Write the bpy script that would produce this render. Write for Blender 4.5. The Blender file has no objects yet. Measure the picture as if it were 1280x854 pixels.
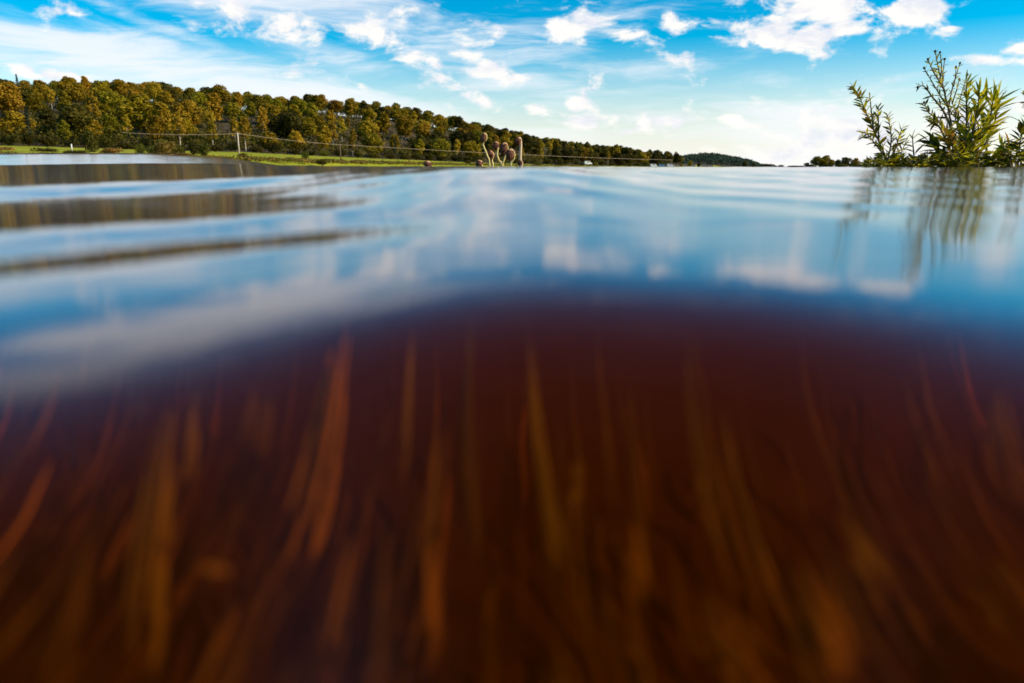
import bpy, bmesh, math, random
import numpy as np
from mathutils import Vector, Matrix, Euler
random.seed(7); RNG = np.random.default_rng(7)
S = bpy.context.scene
COL = S.collection
R = math.radians

# ------------------------------------------------------------------ camera
FPX = 924.4; CX = 640.0; CY = 427.0; YH = 210.0           # focal length, centre and horizon in 1280-wide pixels
PITCH = math.atan((CY - YH) / FPX)
HC = 0.045                                                  # lens height over the still water
cam = bpy.data.objects.new('camera', bpy.data.cameras.new('camera')); COL.objects.link(cam)
cam.data.sensor_width = 36; cam.data.lens = FPX * 36 / 1280
cam.location = (0, 0, HC); cam.rotation_euler = (math.pi/2 - PITCH, 0, 0)
cam.data.clip_start = 0.004; cam.data.clip_end = 20000
cam.data.dof.use_dof = True; cam.data.dof.focus_distance = 6.5; cam.data.dof.aperture_fstop = 2.8
S.camera = cam
CT, ST = math.cos(PITCH), math.sin(PITCH)
def ray(px, py):
    x = (px - CX) / FPX; y = (CY - py) / FPX
    return Vector((x, CT + y*ST, -ST + y*CT))
def P(px, py, Y):                                           # the point seen at a pixel, Y metres ahead
    d = ray(px, py); return Vector((0, 0, HC)) + d * (Y / d.y)
def U(px): return (px - CX) / FPX * CT                      # X / Y of a pixel column at the horizon
def lerp_tab(tab):
    xs = [a for a, _ in tab]; ys = [b for _, b in tab]
    return lambda v: np.interp(v, xs, ys)

# ------------------------------------------------------------------ sun, sky, exposure
SUN_EL, SUN_AZ = R(29), R(99)                              # azimuth clockwise from +Y
sd = Vector((math.sin(SUN_AZ)*math.cos(SUN_EL), math.cos(SUN_AZ)*math.cos(SUN_EL), math.sin(SUN_EL)))
sun = bpy.data.objects.new('sun', bpy.data.lights.new('sun', 'SUN')); COL.objects.link(sun)
sun.data.energy = 5.0; sun.data.angle = R(0.5); sun.data.color = (1, .86, .64)
sun.rotation_euler = sd.to_track_quat('Z', 'Y').to_euler()
vs = S.view_settings
S.display_settings.display_device = 'sRGB'
vs.view_transform = 'Standard'; vs.look = 'None'; vs.gamma = 1; vs.exposure = 0.25; vs.use_curve_mapping = False
S.render.engine = 'CYCLES'
cy = S.cycles
cy.use_denoising = True
try: cy.denoiser = 'OPENIMAGEDENOISE'
except Exception: pass
cy.max_bounces = 8; cy.transparent_max_bounces = 12; cy.sample_clamp_indirect = 4.0
cy.caustics_reflective = False; cy.caustics_refractive = False

class NT:                                                   # small node helper
    def __init__(s, tree): s.t = tree; s.n = tree.nodes; s.l = tree.links
    def add(s, typ, **kw):
        nd = s.n.new(typ)
        for k, v in kw.items():
            if hasattr(nd, k): setattr(nd, k, v)
            else: nd.inputs[k.replace('_', ' ')].default_value = v
        return nd
    def set(s, inp, v):
        if isinstance(v, bpy.types.NodeSocket): s.l.new(v, inp)
        else: inp.default_value = v
    def m(s, op, a, b=0.0, c=0.0, clamp=False):
        nd = s.n.new('ShaderNodeMath'); nd.operation = op; nd.use_clamp = clamp
        s.set(nd.inputs[0], a); s.set(nd.inputs[1], b); s.set(nd.inputs[2], c); return nd.outputs[0]
    def step(s, v, lo, hi, a=0.0, b=1.0):
        nd = s.n.new('ShaderNodeMapRange'); nd.interpolation_type = 'SMOOTHSTEP'
        s.set(nd.inputs[0], v); s.set(nd.inputs[1], lo); s.set(nd.inputs[2], hi); nd.inputs[3].default_value = a; nd.inputs[4].default_value = b
        return nd.outputs[0]
    def mix(s, f, a, b, blend='MIX'):
        nd = s.n.new('ShaderNodeMix'); nd.data_type = 'RGBA'; nd.blend_type = blend
        s.set(nd.inputs[0], f); s.set(nd.inputs[6], a); s.set(nd.inputs[7], b); return nd.outputs[2]
    def noise(s, vec, scale, detail=5, rough=.55, dist=0.0):
        nd = s.n.new('ShaderNodeTexNoise'); nd.inputs['Scale'].default_value = scale
        nd.inputs['Detail'].default_value = detail; nd.inputs['Roughness'].default_value = rough; nd.inputs['Distortion'].default_value = dist
        if vec is not None: s.l.new(vec, nd.inputs['Vector'])
        return nd.outputs['Fac']
    def mapping(s, vec, loc=(0,0,0), rot=(0,0,0), scale=(1,1,1), typ='POINT'):
        nd = s.n.new('ShaderNodeMapping'); nd.vector_type = typ
        nd.inputs['Location'].default_value = loc; nd.inputs['Rotation'].default_value = rot; nd.inputs['Scale'].default_value = scale
        s.l.new(vec, nd.inputs['Vector']); return nd.outputs[0]

W = bpy.data.worlds.new('World'); S.world = W; W.use_nodes = True
W.cycles.sampling_method = 'MANUAL'; W.cycles.sample_map_resolution = 512
w = NT(W.node_tree); w.n.clear()
SKY_STRENGTH = 0.126
sky = w.add('ShaderNodeTexSky', sky_type='NISHITA', sun_disc=False, sun_elevation=SUN_EL, sun_rotation=SUN_AZ)
sky.air_density = 1.0; sky.dust_density = 0.15; sky.ozone_density = 2.0; sky.altitude = 100
geo = w.add('ShaderNodeTexCoord')
sep = w.add('ShaderNodeSeparateXYZ'); w.l.new(geo.outputs['Generated'], sep.inputs[0])
az = w.m('ARCTAN2', sep.outputs[0], sep.outputs[1])
el = w.m('ARCSINE', sep.outputs[2])
cmb = w.add('ShaderNodeCombineXYZ'); w.l.new(az, cmb.inputs[0]); w.l.new(el, cmb.inputs[1])
AE = cmb.outputs[0]
def blob_sum(items):
    tot = None
    for px, py, rx, ry, rot, amp in items:
        d = ray(px, py); a = math.atan2(d.x, d.y); e = math.atan2(d.z, math.hypot(d.x, d.y))
        mp = w.mapping(AE, (a, e, 0), (0, 0, R(rot)), (rx/FPX, ry/FPX, 1), 'TEXTURE')
        ln = w.n.new('ShaderNodeVectorMath'); ln.operation = 'LENGTH'; w.l.new(mp, ln.inputs[0])
        f = w.step(ln.outputs['Value'], 0.0, 1.55, amp, 0.0)
        tot = f if tot is None else w.m('MAXIMUM', tot, f)
    return tot
CUMULUS = [  # px, py, rx, ry, tilt, strength  (heaped clouds)
 (700,42,36,18,-8,1),(750,25,48,19,-8,1.05),(780,40,34,14,-10,.8),(845,36,22,14,-15,1),(850,70,22,10,0,.6),(815,52,30,10,-8,.5),
 (960,32,60,22,-6,1.1),(1000,42,84,20,-4,1.0),(1030,12,84,24,-6,1.2),(1080,36,64,20,-10,1.15),(1140,14,40,18,-12,1.1),(950,-4,36,12,0,.9),
 (1182,39,14,6,0,.8),(1248,76,46,7,-4,.95),(1276,64,18,10,0,.95),
 (720,130,17,9,0,.95),(682,140,28,14,-6,.9),(735,152,30,11,-3,.9),(780,158,52,10,-3,.85),(905,150,32,9,-14,.95),(840,150,80,12,-2,.85),
 (1020,133,90,15,4,.78),(1040,160,110,18,0,.78),(985,190,100,14,0,.7),(1230,150,70,24,0,.55),(1270,120,40,14,0,.6),(1120,180,80,20,0,.6),
 (292,4,44,22,-15,1.0),(352,34,66,28,-14,.85),(470,44,62,22,-22,.95),(510,70,30,14,-20,.95),(540,75,24,10,-10,.75),(592,70,46,26,-28,1.05),(630,92,40,16,-20,.85),
 (495,16,48,12,-4,.7),(625,40,30,10,-20,.6),(600,124,50,12,-24,.75),(560,108,30,10,-20,.6),(445,104,20,7,-20,.8),(90,97,70,8,-3,.9),(30,84,20,6,0,.6),(745,105,26,14,30,.5)]
CIRRUS = [
 (120,70,330,42,-7,1.1),(330,112,260,26,-9,1.1),(480,132,160,18,-10,.95),(40,22,190,14,-9,.75),(215,40,120,12,-16,.7),(600,165,160,22,-6,.75),
 (420,70,150,24,-16,.75),(560,70,260,46,-16,.72),(960,150,260,40,-3,.75),(700,60,420,80,-10,.55),(620,185,260,26,-3,.85),(1000,170,280,44,0,.72),(700,168,150,20,0,.7),(860,110,160,22,-8,.42),(1180,120,180,40,0,.55),
 (640,207,1100,30,0,1.05),(250,-75,300,75,-8,1.25),(150,-190,330,70,-8,1.0),(480,-120,240,50,-14,.8),(700,-260,240,50,0,.5),(0,-380,420,80,-6,.7)]
wn = w.add('ShaderNodeTexNoise'); wn.inputs['Scale'].default_value = 7; wn.inputs['Detail'].default_value = 2; w.l.new(AE, wn.inputs['Vector'])
wsc = w.n.new('ShaderNodeVectorMath'); wsc.operation = 'MULTIPLY_ADD'
w.l.new(wn.outputs['Color'], wsc.inputs[0]); wsc.inputs[1].default_value = (.05, .03, 0); w.l.new(AE, wsc.inputs[2])
AEW = wsc.outputs[0]
cn_v = w.mapping(AEW, (0,0,0), (0,0,R(8)), (16, 30, 1))
cn = w.noise(cn_v, 1.0, 9, .6, .25)
cn_v2 = w.mapping(AEW, (-.16,-.26,0), (0,0,R(8)), (16, 30, 1))
cn2 = w.noise(cn_v2, 1.0, 5, .6, .25)
cu = w.m('ADD', blob_sum(CUMULUS), w.m('MULTIPLY', w.m('SUBTRACT', cn, .5), 4.2))
cu_a = w.step(cu, .31, 1.02)
ci_v = w.mapping(AEW, (0,0,0), (0,0,R(11)), (5, 34, 1))
cin = w.noise(ci_v, 1.0, 8, .62, .5)
ci = w.m('ADD', blob_sum(CIRRUS), w.m('MULTIPLY', w.m('SUBTRACT', cin, .5), 2.2))
ci_a = w.m('MULTIPLY', w.step(ci, .25, 1.15), .86)
# scattered clouds beyond the frame
far_n = w.noise(w.mapping(AEW, (3.1,1.7,0), (0,0,R(6)), (3.2, 7, 1)), 1.0, 8, .58, .3)
outside = w.step(w.m('ABSOLUTE', az), .80, 1.1)
fa = w.m('MULTIPLY', w.m('MULTIPLY', w.step(far_n, .56, .72), outside), .6)
hs = w.add('ShaderNodeHueSaturation'); hs.inputs['Hue'].default_value = .490; w.l.new(w.step(el, -.02, .17, .22, 1.98), hs.inputs['Saturation']); hs.inputs['Value'].default_value = 1.0
w.l.new(sky.outputs[0], hs.inputs['Color'])
bgs = w.add('ShaderNodeBackground'); w.l.new(hs.outputs[0], bgs.inputs[0]); bgs.inputs[1].default_value = SKY_STRENGTH
shade = w.step(w.m('SUBTRACT', cn2, w.m('MULTIPLY', cn, .35)), .22, .52)
ccol = w.mix(shade, (1.0, .955, .90, 1), (.70, .74, .84, 1))
bgc = w.add('ShaderNodeBackground'); w.l.new(ccol, bgc.inputs[0]); bgc.inputs[1].default_value = .93
bgi = w.add('ShaderNodeBackground'); bgi.inputs[0].default_value = (.88, .90, .93, 1); bgi.inputs[1].default_value = .93
m1 = w.add('ShaderNodeMixShader'); w.l.new(w.m('MAXIMUM', ci_a, fa), m1.inputs[0]); w.l.new(bgs.outputs[0], m1.inputs[1]); w.l.new(bgi.outputs[0], m1.inputs[2])
m2 = w.add('ShaderNodeMixShader'); w.l.new(cu_a, m2.inputs[0]); w.l.new(m1.outputs[0], m2.inputs[1]); w.l.new(bgc.outputs[0], m2.inputs[2])
wo = w.add('ShaderNodeOutputWorld'); w.l.new(m2.outputs[0], wo.inputs[0])

# ------------------------------------------------------------------ object helpers
def tag(o, label=None, cat=None, group=None, kind=None):
    if label: o['label'] = label
    if cat: o['category'] = cat
    if group: o['group'] = group
    if kind: o['kind'] = kind
    return o
def empty(name, loc=(0,0,0), rz=0.0):
    o = bpy.data.objects.new(name, None); COL.objects.link(o); o.location = loc; o.rotation_euler = (0,0,rz)
    o.empty_display_size = .1; return o
def mesh_obj(name, me, parent=None):
    o = bpy.data.objects.new(name, me); COL.objects.link(o)
    if parent: o.parent = parent
    return o
def mk_mesh(name, V, F, mat, smooth=True):
    me = bpy.data.meshes.new(name)
    V = np.asarray(V, float)
    if isinstance(F, np.ndarray):
        n, k = F.shape
        me.vertices.add(len(V)); me.vertices.foreach_set('co', V.ravel())
        me.loops.add(n*k); me.loops.foreach_set('vertex_index', F.ravel().astype(np.int32))
        me.polygons.add(n); me.polygons.foreach_set('loop_start', np.arange(0, n*k, k, dtype=np.int32))
        try: me.polygons.foreach_set('loop_total', np.full(n, k, dtype=np.int32))
        except Exception: pass
        me.update(calc_edges=True); me.validate()
    else:
        me.from_pydata([tuple(v) for v in V], [], F); me.update()
    if smooth: me.polygons.foreach_set('use_smooth', [True]*len(me.polygons))
    me.materials.append(mat); return me
class MB:                                                   # collects tubes, boxes and leaves into one mesh
    def __init__(s): s.V = []; s.F = []
    def tube(s, pts, rad, k=6, cap=True, flat=1.0, nrm=None):
        pts = [Vector(p) for p in pts]; n = len(pts); b = len(s.V)
        up = Vector(nrm) if nrm else Vector((.31, .17, .93))
        for i, p in enumerate(pts):
            t = (pts[min(i+1, n-1)] - pts[max(i-1, 0)]).normalized()
            a = t.cross(up)
            if a.length < 1e-4: a = t.cross(Vector((1, 0, 0)))
            a.normalize(); c = a.cross(t).normalized(); r = rad[i] if hasattr(rad, '__len__') else rad
            for j in range(k):
                q = 2*math.pi*j/k; s.V.append(p + a*(r*math.cos(q)) + c*(r*flat*math.sin(q)))
        for i in range(n-1):
            for j in range(k):
                s.F.append((b+i*k+j, b+i*k+(j+1) % k, b+(i+1)*k+(j+1) % k, b+(i+1)*k+j))
        if cap: s.F.append(tuple(b+j for j in range(k))[::-1]); s.F.append(tuple(b+(n-1)*k+j for j in range(k)))
    def box(s, c, size, rot=None):
        b = len(s.V); M = rot or Matrix.Identity(3)
        for x in (-.5, .5):
            for y in (-.5, .5):
                for z in (-.5, .5): s.V.append(Vector(c) + M @ Vector((x*size[0], y*size[1], z*size[2])))
        for f in ((0,1,3,2),(4,6,7,5),(0,4,5,1),(2,3,7,6),(0,2,6,4),(1,5,7,3)): s.F.append(tuple(b+i for i in f))
    def ellipsoid(s, c, r, M=None, nu=12, nv=8, wob=0.0):
        b = len(s.V); M = M or Matrix.Identity(3)
        for i in range(nv+1):
            th = math.pi*i/nv
            for j in range(nu):
                ph = 2*math.pi*j/nu; k = 1+wob*math.sin(3*ph+5*th)*math.sin(th)
                s.V.append(Vector(c) + M @ Vector((r[0]*k*math.sin(th)*math.cos(ph), r[1]*k*math.sin(th)*math.sin(ph), r[2]*math.cos(th))))
        for i in range(nv):
            for j in range(nu): s.F.append((b+i*nu+j, b+(i+1)*nu+j, b+(i+1)*nu+(j+1) % nu, b+i*nu+(j+1) % nu))
    def leaf(s, M, L, wd, prof=((0,.12),(.25,.85),(.5,1),(.78,.6),(1,.02)), curl=.15):
        b = len(s.V)
        for t, q in prof:
            zc = -curl*L*t*t
            for x, z in ((-.5*wd*q, .12*wd*q), (0, 0), (.5*wd*q, .12*wd*q)): s.V.append(M @ Vector((x, t*L, z+zc)))
        for i in range(len(prof)-1):
            a = b+3*i; s.F.append((a, a+1, a+4, a+3)); s.F.append((a+1, a+2, a+5, a+4))
    def build(s, name, mat, parent=None, smooth=True):
        return mesh_obj(name, mk_mesh(name, s.V, s.F, mat, smooth), parent)
def copy_tree(o, parent=None):
    c = o.copy(); COL.objects.link(c)
    if parent: c.parent = parent
    for ch in list(o.children): copy_tree(ch, c)
    return c
def bez(p0, p1, p2, n):
    p0, p1, p2 = Vector(p0), Vector(p1), Vector(p2)
    return [p0*(1-t)**2 + p1*2*t*(1-t) + p2*t*t for t in [i/n for i in range(n+1)]]
def spline(pts, n=24):                                      # Catmull-Rom through the given points
    pts = [Vector(p) for p in pts]; q = [pts[0]*2-pts[1]] + pts + [pts[-1]*2-pts[-2]]; out = []
    segs = len(pts)-1; per = max(2, n//segs)
    for i in range(segs):
        a, b, c, d = q[i:i+4]
        for k in range(per):
            t = k/per; out.append(.5*((2*b)+(c-a)*t+(2*a-5*b+4*c-d)*t*t+(3*b-a-3*c+d)*t**3))
    return out + [pts[-1]]

# ------------------------------------------------------------------ materials
def new_mat(name):
    m = bpy.data.materials.new(name); m.use_nodes = True; t = NT(m.node_tree); t.n.clear()
    out = t.add('ShaderNodeOutputMaterial'); return m, t, out
def leaf_mat(name, c1, c2, scale=.5, transl=.2, rough=.6, hue=.014, val=.36, spec=.10):
    m, t, out = new_mat(name)
    tc = t.add('ShaderNodeTexCoord'); oi = t.add('ShaderNodeObjectInfo')
    n = t.noise(tc.outputs['Object'], scale, 3)
    col = t.mix(t.step(n, .38, .62), (*c1, 1), (*c2, 1))
    h = t.add('ShaderNodeHueSaturation')
    t.l.new(col, h.inputs['Color'])
    t.l.new(t.m('MULTIPLY_ADD', oi.outputs['Random'], hue*2, .5-hue), h.inputs['Hue'])
    r2 = t.m('FRACT', t.m('MULTIPLY', oi.outputs['Random'], 7.31))
    t.l.new(t.m('MULTIPLY_ADD', r2, val*2, 1-val), h.inputs['Value'])
    p = t.add('ShaderNodeBsdfPrincipled'); t.l.new(h.outputs[0], p.inputs['Base Color'])
    p.inputs['Roughness'].default_value = rough; p.inputs['Specular IOR Level'].default_value = spec
    tr = t.add('ShaderNodeBsdfTranslucent'); t.l.new(h.outputs[0], tr.inputs[0])
    mx = t.add('ShaderNodeMixShader'); mx.inputs[0].default_value = transl
    t.l.new(p.outputs[0], mx.inputs[1]); t.l.new(tr.outputs[0], mx.inputs[2]); t.l.new(mx.outputs[0], out.inputs[0])
    return m
def solid_mat(name, c1, c2, scale=8, rough=.7, stretch=(1,1,1), bump=0.0):
    m, t, out = new_mat(name)
    tc = t.add('ShaderNodeTexCoord'); v = t.mapping(tc.outputs['Object'], scale=stretch)
    n = t.noise(v, scale, 5)
    p = t.add('ShaderNodeBsdfPrincipled'); t.l.new(t.mix(t.step(n, .35, .65), (*c1, 1), (*c2, 1)), p.inputs['Base Color'])
    p.inputs['Roughness'].default_value = rough
    if bump:
        b = t.add('ShaderNodeBump'); b.inputs['Strength'].default_value = bump; t.l.new(n, b.inputs['Height']); t.l.new(b.outputs[0], p.inputs['Normal'])
    t.l.new(p.outputs[0], out.inputs[0]); return m
M = {}
M['olive'] = leaf_mat('olive_foliage', (.19,.128,.005), (.32,.215,.009))
M['gold'] = leaf_mat('golden_foliage', (.24,.148,.007), (.37,.225,.012))
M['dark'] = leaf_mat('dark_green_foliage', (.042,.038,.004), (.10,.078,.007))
M['green'] = leaf_mat('mid_green_foliage', (.15,.122,.005), (.27,.205,.009))
M['pine'] = leaf_mat('hazy_conifer_foliage', (.028,.046,.030), (.05,.068,.036), transl=.12)  # bluish tint puts the far hill's haze into the leaf colour
M['bark'] = solid_mat('bark', (.10,.07,.045), (.2,.14,.09), 1.5, .9, (1,1,.2), .4)
M['birch_bark'] = solid_mat('birch_bark', (.55,.47,.36), (.3,.22,.15), 1.2, .8, (1,1,.6))
M['bush'] = leaf_mat('bush_foliage', (.075,.078,.008), (.14,.12,.012), .8)
M['rust'] = leaf_mat('rusty_foliage', (.16,.095,.02), (.26,.15,.03), .8)
M['pole'] = solid_mat('weathered_pole_wood', (.62,.52,.42), (.5,.4,.3), 2, .8, (1,1,.1))
M['brown_pole'] = solid_mat('brown_pole_wood', (.16,.10,.05), (.1,.06,.03), 2, .85, (1,1,.1))
M['cable'] = solid_mat('glint_cable', (.42,.30,.2), (.36,.26,.18), 2, .5)  # backlit glint of the wire put into its pale colour
M['white'] = solid_mat('white_paint', (.82,.8,.76), (.74,.72,.68), 1, .4)
M['dkglass'] = solid_mat('dark_window_glass', (.03,.035,.04), (.05,.05,.06), 1, .1)
M['tyre'] = solid_mat('rubber', (.02,.02,.02), (.03,.03,.03), 1, .8)
M['stalk'] = solid_mat('pale_green_stalk', (.62,.47,.13), (.70,.55,.20), 30, .6)
M['stalk_pale'] = solid_mat('dry_cream_stalk', (.72,.55,.34), (.62,.45,.25), 30, .6)
M['head'] = solid_mat('brown_seed_head', (.10,.03,.011), (.20,.07,.025), 60, .8, bump=.5)
M['bract'] = leaf_mat('pinkish_rimlit_bracts', (.82,.48,.30), (.62,.32,.17), 40, .25, .7, .01, .2)  # pink bracts, paled in colour to carry the rim light
M['lf_lit'] = leaf_mat('sunlit_green_leaf', (.46,.41,.010), (.58,.50,.02), 9, .55, .45, .015, .25)  # sunlight on the leaves put into this brighter copy
M['lf_shaded'] = leaf_mat('shaded_green_leaf', (.14,.14,.008), (.24,.21,.012), 9, .45, .45, .02, .3)  # same leaf, with the backlit shade put into its darker colour
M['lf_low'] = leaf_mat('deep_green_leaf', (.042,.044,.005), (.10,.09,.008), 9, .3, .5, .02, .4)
M['lf_amber'] = leaf_mat('amber_leaf', (.42,.22,.015), (.34,.2,.02), 9, .45, .5, .01, .2)
M['twig'] = solid_mat('twig_bark', (.12,.085,.03), (.19,.14,.05), 40, .7)
M['bud'] = solid_mat('dark_bud', (.035,.02,.018), (.07,.04,.03), 90, .8)
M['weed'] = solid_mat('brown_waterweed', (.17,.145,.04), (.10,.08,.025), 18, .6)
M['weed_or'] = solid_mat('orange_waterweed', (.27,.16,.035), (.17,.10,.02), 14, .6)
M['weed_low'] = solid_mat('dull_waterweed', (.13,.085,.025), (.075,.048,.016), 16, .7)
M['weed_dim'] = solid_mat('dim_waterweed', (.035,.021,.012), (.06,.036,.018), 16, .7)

# ------------------------------------------------------------------ terrain
shoreD = lerp_tab([(-700,110),(0,125),(300,150),(450,200),(600,300),(700,400),(840,600),(960,1100),(1000,1500),(1010,900),(1600,700)])
frontD = lerp_tab([(-700,260),(0,285),(300,345),(450,420),(600,520),(700,640),(840,820),(900,1300),(1000,1800),(1010,1000),(1600,800)])
ridgeD = lerp_tab([(-700,520),(0,540),(300,590),(450,640),(600,720),(700,800),(840,960),(900,1600),(1000,2200),(1010,1400),(1600,1400)])
baseY  = lerp_tab([(-300,181),(0,183),(100,186),(200,189),(300,191),(400,196),(500,200),(600,204),(700,206.5),(840,208.6),(900,209),(1600,209.6)])
skyY   = lerp_tab([(-300,115),(0,111),(60,110),(150,111),(240,116),(300,122),(340,127),(400,127),(440,132),(480,134),(520,140),(560,148),(600,156),(640,164),(680,173),(720,178),(760,183),(800,188),(840,194),(900,196),(1000,207),(1600,207)])
TREE_H = 17.0
def terrain_z(px, D):
    px = np.asarray(px, float); D = np.asarray(D, float)
    s, f, r = shoreD(px), frontD(px), ridgeD(px)
    zf = (YH - baseY(px))/FPX*f + HC
    zr = np.maximum((YH - skyY(px))/FPX*r - TREE_H*.78, zf+1.0)
    bank = np.minimum(.42*zf, (YH - (baseY(px)+ (209.5-baseY(px))*.55))/FPX*s)
    k = lambda a, b: np.clip((D-a)/np.maximum(b-a, 1e-6), 0, 1)
    sm = lambda t: t*t*(3-2*t)
    z = -2.2 + (bank+2.2)*sm(k(s-14, s+6))
    z = z + (zf-bank)*k(s+6, f)
    z = z + (zr-zf)*np.sin(k(f, r)*math.pi/2)**1.45
    z = z - .55*zr*sm(k(r, r+900))
    return z
def px_of(X, Y):
    a = np.arctan2(X, Y); a = np.clip(a, -1.15, 1.15); return CX + np.tan(a)/CT*FPX
NA, NR = 360, 170
ang = np.concatenate([np.linspace(-math.pi, -1.0, 50, endpoint=False), np.linspace(-1.0, 1.0, NA), np.linspace(1.0, math.pi, 50)[1:]])
def polar_mesh(name, rads, zfun, mat):
    A, D = np.meshgrid(ang, rads)
    X = D*np.sin(A); Y = D*np.cos(A); Z = zfun(X, Y, D)
    V = np.stack([X.ravel(), Y.ravel(), Z.ravel()], 1); na = len(ang); nr = len(rads)
    i, j = np.meshgrid(np.arange(nr-1), np.arange(na-1), indexing='ij'); a = (i*na+j).ravel()
    F = np.stack([a, a+1, a+na+1, a+na], 1)[:, ::-1]
    c = len(V); V = np.vstack([V, [[0, 0, zfun(np.array([0.]), np.array([1e-6]), np.array([1e-6]))[0]]]])
    T = [(c, k+1, k) for k in range(na-1)]
    me = mk_mesh(name, V, F, mat)
    bm = bmesh.new(); bm.from_mesh(me); bm.verts.ensure_lookup_table()
    for t in T:
        try: bm.faces.new([bm.verts[q] for q in t]).smooth = True
        except Exception: pass
    bmesh.ops.remove_doubles(bm, verts=[v for v in bm.verts if abs(v.co.x) < 1e9 and v.co.y < 0 and abs(v.co.x) < 1e-3*abs(v.co.y)+1e-9], dist=1e-6)
    bmesh.ops.recalc_face_normals(bm, faces=bm.faces); 
    bm.to_mesh(me); bm.free()
    if me.polygons[0].normal.z < 0: me.flip_normals()
    return mesh_obj(name, me)
m, t, out = new_mat('meadow_ground'); M['meadow'] = m
g = t.add('ShaderNodeNewGeometry')
v1 = t.mapping(g.outputs['Position'], scale=(.03, .03, .03)); v2 = t.mapping(g.outputs['Position'], scale=(.35, .35, .35))
n1 = t.noise(v1, 1, 5); n2 = t.noise(v2, 1, 6, .7)
col = t.mix(t.step(n1, .4, .62), (.25,.27,.010,1), (.36,.34,.018,1))
col = t.mix(t.m('MULTIPLY', t.step(n2, .5, .72), .75), col, (.15,.105,.022,1))
sp = t.add('ShaderNodeSeparateXYZ'); t.l.new(g.outputs['Position'], sp.inputs[0])
col = t.mix(t.step(sp.outputs[2], -.4, .5), (.06,.035,.015,1), col)
p = t.add('ShaderNodeBsdfPrincipled'); t.l.new(col, p.inputs['Base Color']); p.inputs['Roughness'].default_value = .95; p.inputs['Specular IOR Level'].default_value = .1
b = t.add('ShaderNodeBump'); b.inputs['Strength'].default_value = .6; b.inputs['Distance'].default_value = .5; t.l.new(n2, b.inputs['Height']); t.l.new(b.outputs[0], p.inputs['Normal'])
t.l.new(p.outputs[0], out.inputs[0])
def ground_fun(X, Y, D):
    z = terrain_z(px_of(X, Y), np.maximum(np.abs(Y), D*.35) * np.where(np.abs(np.arctan2(X, Y)) < 1.2, 1, 1.0))
    near = -.255 - .55*np.clip((D-1.0)/8, 0, 1) + .012*np.sin(X*23+1)*np.sin(Y*19)
    wgt = np.clip((D-20)/40, 0, 1)
    return near*(1-wgt) + z*wgt
radsG = np.concatenate([np.geomspace(.05, 90, 40, endpoint=False), np.linspace(90, 1000, 110, endpoint=False), np.geomspace(1000, 9000, 14)])
gnd = tag(polar_mesh('meadow', radsG, ground_fun, M['meadow']), kind='structure')
M['floor'] = solid_mat('forest_floor', (.045,.028,.008), (.07,.045,.012), .4, .95)
M['bed'] = solid_mat('lake_bed_silt', (.045,.028,.016), (.028,.018,.010), 14, .9)
gnd.data.materials.append(M['floor']); gnd.data.materials.append(M['bed'])
for p_ in gnd.data.polygons:
    c_ = p_.center; pc = float(px_of(c_.x, c_.y))
    if c_.y > 0 and pc < 905 and c_.y > float(frontD(pc))-3: p_.material_index = 1
    elif math.hypot(c_.x, c_.y) < 60: p_.material_index = 2

# ------------------------------------------------------------------ water
arcY = lerp_tab([(-400,560),(0,524),(200,482),(330,440),(430,410),(520,390),(640,375),(880,376),(1060,392),(1200,418),(1280,440),(1700,470)])
arc_x = np.linspace(-600, 2000, 2601); arc_k = np.exp(-.5*(np.arange(-200, 201)/65.)**2); arc_y = np.convolve(np.pad(arcY(arc_x), 200, 'edge'), arc_k/arc_k.sum(), 'valid')
def arc_dist(px):
    y = np.interp(px, arc_x, arc_y); dep = PITCH + np.arctan((y-CY)/FPX); return HC/np.tan(dep)
yy = np.concatenate([np.linspace(0, 4, 1601), np.geomspace(4.01, 9000, 400)])
def integ(tab):
    s = np.interp(yy, [a for a, _ in tab], [b for _, b in tab])
    k = np.ones(9)/9; s[20:-20] = np.convolve(s, k, 'same')[20:-20]
    z = np.concatenate([[0], np.cumsum((s[1:]+s[:-1])/2*np.diff(yy))])
    return z - np.interp(.30, yy, z)
def trace(refl, y_end, tail):                                # slope so that a row sees the sky at a wanted height
    f = lerp_tab(refl); z = np.zeros_like(yy); i0 = int(np.searchsorted(yy, 5*HC))
    for i in range(i0, len(yy)-1):
        if yy[i] >= y_end: break
        dep = (HC-z[i])/yy[i]; sl = (float(f(dep*FPX))/FPX - dep)/2
        z[i+1] = z[i] + sl*(yy[i+1]-yy[i])
    tl = np.interp(yy, [a for a, _ in tail], [b for _, b in tail])
    for j in range(i, len(yy)-1): z[j+1] = z[j] + tl[j]*(yy[j+1]-yy[j])
    z[:i0] = (yy[:i0]-5*HC)*.02
    z[yy > 60] = np.interp(yy[yy > 60], [60, 120], [0, 0])
    k = np.ones(11)/11; z2 = z.copy(); z2[10:1500] = np.convolve(z, k, 'same')[10:1500]; return z2
zc_tab = trace([(-20,-20),(-1.5,-1.5),(.5,22),(6,48),(25,66),(40,84),(70,108),(110,135),(170,165),(400,330)], 3.2, [(3.2,.0),(3.4,-.012),(6,-.016),(8.5,-.003),(10,0),(9000,0)])
zm_tab = trace([(-20,-20),(-1.5,-1.5),(.5,60),(4,105),(25,122),(40,130),(70,142),(110,158),(170,185),(400,330)], 3.0, [(3.0,.0),(3.2,-.012),(6,-.016),(8.5,-.003),(10,0),(9000,0)])
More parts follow.
